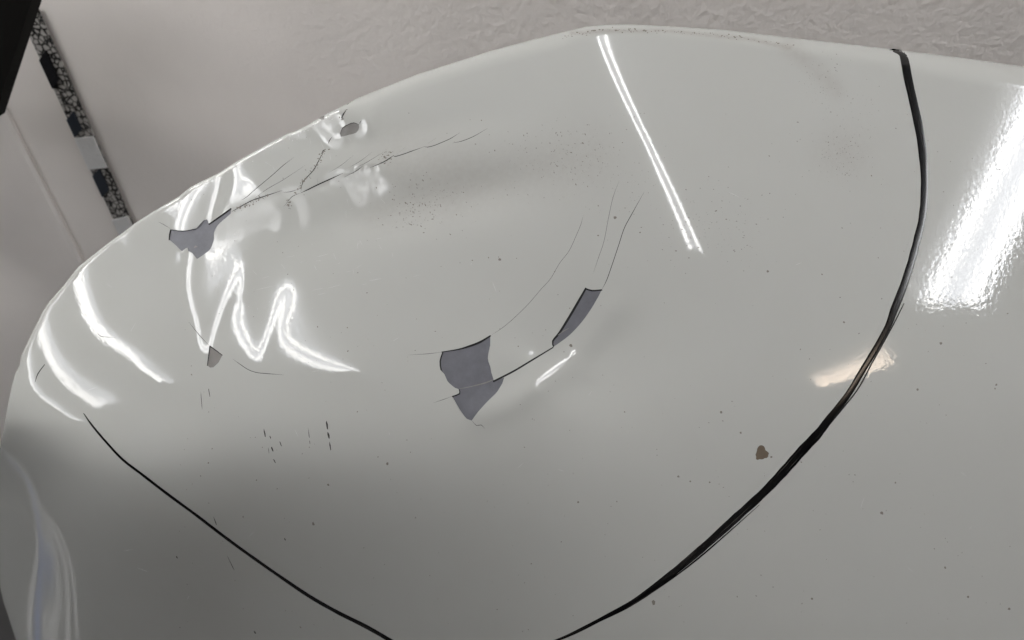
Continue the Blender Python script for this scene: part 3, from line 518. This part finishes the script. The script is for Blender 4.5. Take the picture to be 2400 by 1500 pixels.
# ---- marker line ----
M_INK=mat('black_marker_ink',(.006,.006,.007),.16,Specular_IOR_Level=.4); N,Lk,b=nodes(M_INK); uvn=N.new('ShaderNodeUVMap'); mp=N.new('ShaderNodeMapping'); mp.inputs['Scale'].default_value=(6,3.2,1); Lk.new(uvn.outputs[0],mp.inputs['Vector'])
n1=N.new('ShaderNodeTexNoise'); n1.inputs['Scale'].default_value=1.0; n1.inputs['Detail'].default_value=2.5; mp.inputs['Scale'].default_value=(.8,8.5,1); Lk.new(mp.outputs[0],n1.inputs['Vector'])
ra=N.new('ShaderNodeValToRGB'); ra.color_ramp.elements[0].position=.60; ra.color_ramp.elements[0].color=(.003,.003,.0035,1); ra.color_ramp.elements[1].position=.76; ra.color_ramp.elements[1].color=(.11,.10,.09,1); Lk.new(n1.outputs[0],ra.inputs[0]); Lk.new(ra.outputs[0],b.inputs['Base Color'])  # pale streaks: gaps in the ink plus gloss reflections put into its colour
def ribbon(name,P_,w,off=.35,across=7,m=M_INK,parent=None):
    P_,w=densify(P_,w,6.0); d=np.gradient(P_,axis=0); d/=np.hypot(*d.T)[:,None]; n=np.stack([-d[:,1],d[:,0]],-1); L_=np.concatenate([[0],np.cumsum(np.hypot(*np.diff(P_,axis=0).T))])
    jit=np.interp(np.arange(len(P_)),np.arange(0,len(P_)+3,3),np.random.RandomState(len(P_)).uniform(-.06,.06,len(range(0,len(P_)+3,3))))
    s=np.linspace(-.5,.5,across); Q=P_[:,None,:]+n[:,None,:]*(s[None,:,None]*(w*(1+jit))[:,None,None]); crown=(1-(2*np.abs(s))**4)*.35
    pw=lift(Q[...,0].ravel(),Q[...,1].ravel(),off+np.tile(crown,len(P_))); f=[]; uvs=[]
    for i in range(len(P_)-1):
        for j in range(across-1):
            f.append((i*across+j,i*across+j+1,(i+1)*across+j+1,(i+1)*across+j))
            for a,c in((i,j),(i,j+1),(i+1,j+1),(i+1,j)): uvs+= [L_[a]/120.0,s[c]+.5]
    o=mesh_np(name,pw,f,[m],parent or bumper); ul=o.data.uv_layers.new(name='UVMap'); ul.data.foreach_set('uv',uvs); return o
z6=((1300,40),2.1428); z88=((1300,700),1.8745); z7=((0,1000),2.4)
RP=poly(*z6,[(1700,168),(1738,180),(1757,215),(1775,310),(1800,420),(1830,560),(1850,700),(1857,850),(1847,1000),(1820,1120),(1785,1250),(1745,1370),(1705,1470)])+poly(*z88,[(1465,120),(1410,220),(1350,320),(1290,420),(1220,510),(1160,590),(1085,670),(1010,755),(920,850),(800,960),(650,1095),(500,1220),(350,1330),(200,1410),(60,1480),(-70,1530),(-220,1590)])
RW=[6,14,19,20,20,20,19,17,17,17,18,18,19, 15,14,14,14,16,21,23,22,20,20,18,16,13,9,7,5,4]
mk=ribbon('marker_line',RP,RW); mk['label']='thick black marker stroke curving down from the top edge'
ribbon('marker_stroke',poly(*z88,[(1535,20),(1490,110),(1440,200),(1385,300),(1330,400),(1250,500),(1190,570)]),[2,3,3.5,3.5,3,4,5],parent=mk)
ribbon('marker_stroke',poly(*z88,[(900,905),(760,1030),(620,1150),(480,1255),(330,1355)]),[1,3,4,3,1],parent=mk); ribbon('marker_stroke',poly(*z6,[(1680,166),(1700,163),(1725,170)]),[1,4,5],parent=mk)
LP=poly(*z7,[(470,-75),(520,-5),(600,90),(690,185),(800,270),(950,385),(1100,495),(1250,610),(1400,720),(1600,860),(1750,960),(1900,1045),(2050,1120),(2190,1200),(2330,1290)])
mk2=ribbon('marker_line',LP,[2,4.5,5,5.5,6,6.5,6.5,7,7,7.5,8.5,9,9.5,10,10]); mk2['label']='thin black marker stroke running down from the nose'
# ---- specks, scuffs and hairline scratches lying on the lacquer ----
rng=np.random.RandomState(7); M_SPECK=mat('grime',(.24,.22,.19),.8); M_SCR=mat('pale_scratch',(.74,.74,.73),.4); M_STAIN=primer('brown_stain',(.165,.13,.095))
def specks(name,L,m,off=.18,label=None,stretch=None):
    V_=[];F_=[]
    for (u,v,r,asp,th) in L:
        k=rng.randint(5,8); a=np.linspace(0,2*np.pi,k,endpoint=False)+rng.rand(); rr=r*rng.uniform(.6,1.2,k); x,y=rr*np.cos(a)*asp,rr*np.sin(a); b0=len(V_)
        V_+= [(u+math.cos(th)*p-math.sin(th)*q,v+math.sin(th)*p+math.cos(th)*q) for p,q in zip(x,y)]; F_.append(tuple(range(b0+k-1,b0-1,-1)))
    V_=np.array(V_); ok=inpoly(V_[:,0],V_[:,1],OUT); good=[f for f in F_ if ok[list(f)].all()]
    o=mesh_np(name,lift(V_[:,0],V_[:,1],off),good,[m],bumper,False); o['kind']='stuff'; 
    if label: o['label']=label
    return o
L=[(1338,810,4.5,1,0),(2205,805,3.8,1,0),(1690,966,3.2,1,0),(1590,1117,3,1,0),(1618,1128,2.4,1,0),(1663,1130,2.4,1,0),(1736,1014,2.6,1,0),(1808,1071,3,1,0),(2067,1203,4.5,1,0),(2150,913,3,1,0),(1978,755,2.5,1,0),(1800,636,3.2,1,0),(1532,1412,4,1.8,1.4),(1355,1177,2.6,1,0),(1903,1404,3,1,0),(2335,902,3,1,0),(2269,1399,3,1,0),(2099,1131,2.5,1,0),(2365,1427,3.5,1,0),(2215,1330,3,1,0),(908,1087,3.4,1,0),(769,1136,3,1,0),(735,1228,3,1.6,1.3),(1171,608,4,1,0),(1107,610,2,1,0),(1442,510,4,1,0),(1402,552,2.5,1,0),(1500,545,2,1,0)]
L+= [(rng.uniform(420,2380),rng.uniform(260,1480),abs(rng.normal(0,.5))+.5,1+rng.rand(),rng.rand()*3) for _ in range(420)]
def cl(n,u,v,su_,sv,r=.9,th=0):
    for _ in range(n): L.append((rng.normal(u,su_),rng.normal(v,sv),(abs(rng.normal(0,r*.5))+r*.4)*.8,1+rng.rand()*1.4,rng.normal(th,.4)))
cl(170,1320,370,75,42,1.1,1.1); cl(120,1010,470,55,30,1.2,.9); cl(60,960,505,35,20,1.2); cl(110,1975,360,35,32,1.1,2.0); cl(120,1450,400,90,60,.8); cl(90,1620,520,60,50,1.1); cl(60,1720,560,50,45,1.0); cl(60,1930,190,30,40,1.0,.9); cl(40,905,365,8,10,1.5); cl(40,2010,250,30,25,.9)
for t_ in rng.rand(110):
    e_=np.interp(t_,[0,.2,.5,.8,1],[1310,1400,1560,1760,1870]); y_=np.interp(e_,[1310,1372,1420,1500,1687,1870],[88,77,71,71,82,110]); L.append((e_,y_+rng.normal(0,2.6),abs(rng.normal(0,.7))+.6,1.6,rng.normal(.1,.4)))
for z_,p_ in((z2,[(1575,510),(1530,590),(1480,680),(1400,760),(1350,850)]),(z2,[(860,990),(1000,930),(1110,890)]),(z2,[(1290,930),(1285,985)]),(zh,[(1200,570),(1290,440)])):
    Pp,_=densify(poly(*z_,p_),1.0,2.0)
    for p in Pp:
        for _ in range(1): L.append((p[0]+rng.normal(0,3),p[1]+rng.normal(0,3),abs(rng.normal(0,.8))+.6,1.5,rng.rand()*3))
specks('grime_specks',L,M_SPECK,label='fine dark grime specks scattered over the lacquer')
SC=[]
for p0,p1,w in(((765,985),(768,1008),2.2),((768,1012),(772,1030),2.4),((772,1033),(776,1060),1.8),((618,1005),(623,1028),1.6),((632,1020),(635,1030),1.3),((636,1046),(641,1060),2),((655,1033),(660,1046),1.4),((640,1074),(646,1086),1.3),((722,1002),(727,1044),.9),((628,1046),(631,1064),.8),((470,915),(474,960),.8),((488,908),(492,930),1),((500,1210),(508,1232),1.0),((533,1303),(553,1345),1.0),((595,1478),(600,1486),1.8),((413,1303),(416,1309),1.5),((666,1260),(670,1268),1.4)):
    c=(np.array(p0)+p1)/2; d=np.array(p1)-p0; SC.append((c[0],c[1],w,np.hypot(*d)/2/w,math.atan2(d[1],d[0])))
specks('scuff_marks',SC,mat('rubber_scuff',(.04,.037,.032),.8),label='short dark vertical scuff marks below the dent')
PS=[]
for _ in range(35):
    u,v=rng.uniform(540,930),rng.uniform(270,640); PS.append((u,v,.3,rng.uniform(8,40),rng.choice([-.35,1.3,.9,1.2])+rng.normal(0,.2)))
for _ in range(14):
    u,v=rng.normal(800,90),rng.normal(640,25); PS.append((u,v,.3,rng.uniform(20,80),rng.normal(-.25,.12)))
for _ in range(50): PS.append((rng.normal(600,60),rng.normal(715,25),rng.uniform(.4,.8),1.5,rng.rand()*3))
for _ in range(25): PS.append((rng.uniform(200,2300),rng.uniform(300,1450),.4,rng.uniform(8,40),rng.rand()*3))
for t_ in rng.rand(70): p=np.array([[560,376],[640,333],[700,305],[760,272]])[0]*0; e_=450+t_*330; y_=np.interp(e_,[444,511,564,626,690,755,812],[440,407,373,338,308,272,244]); PS.append((e_,y_+abs(rng.normal(8,6)),rng.uniform(.5,1.4),1.8,rng.normal(-.5,.5)))
specks('pale_scratches',PS,M_SCR,label='fine pale scratches around the dent')
th=np.linspace(0,2*np.pi,26,endpoint=False); rr=15*(1+.16*np.sin(3*th+.4)+.06*rng.randn(26)); su_=np.stack([1785+rr*.95*np.cos(th),1062+rr*1.1*np.sin(th)],-1)
st=mesh_np('brown_stain',lift(np.append(su_[:,0],1785),np.append(su_[:,1],1062),.3),[(26,(k+1)%26,k) for k in range(26)],[M_STAIN],bumper,False); st['label']='round brown dirt spot beside the marker line'

ribbon('primer_crease',poly(*z5,[(405,1180),(450,1172),(490,1163),(550,1147),(597,1128)]),[1,1.6,2.2,3,1.5],off=-2.35,across=3,m=M_PRIML); ribbon('primer_crease',poly(*z5,[(940,890),(975,865),(1000,852)]),[1,3,1],off=-2.35,across=3,m=M_PRIML); ribbon('primer_crease',poly(*z2,[(525,1300),(540,1288),(555,1290)]),[1,5,1],off=-2.35,across=3,m=M_PRIML)

M_STEP=mat('sanded_paint_step',(.55,.55,.53),.5)
for z_,p_,w_ in((z5,[(305,1078),(325,1102),(340,1137),(362,1160),(386,1177)],2.0),(z5,[(372,1226),(396,1272),(421,1312),(446,1343),(474,1352)],2.0),(z5,[(476,1350),(511,1304),(561,1249),(611,1199),(641,1150)],1.4),(z5,[(573,950),(563,1015),(576,1060),(582,1092)],1.2),(z5,[(920,951),(961,924),(1011,884),(1071,819),(1121,749),(1160,681)],1.4),(z2,[(332,1236),(381,1281),(428,1326),(446,1316),(474,1300),(480,1325),(510,1341),(526,1361),(550,1388)],1.8),(z2,[(551,1388),(600,1359),(659,1309),(689,1230),(689,1180),(719,1120),(769,1069)],1.4),(zh,[(1190,905),(1250,900),(1330,876),(1400,861),(1460,836)],1.5)):
    ribbon('paint_step',poly(*z_,p_),[w_*.4]+[w_]*(len(p_)-2)+[w_*.4],off=-1.2,across=3,m=M_STEP)
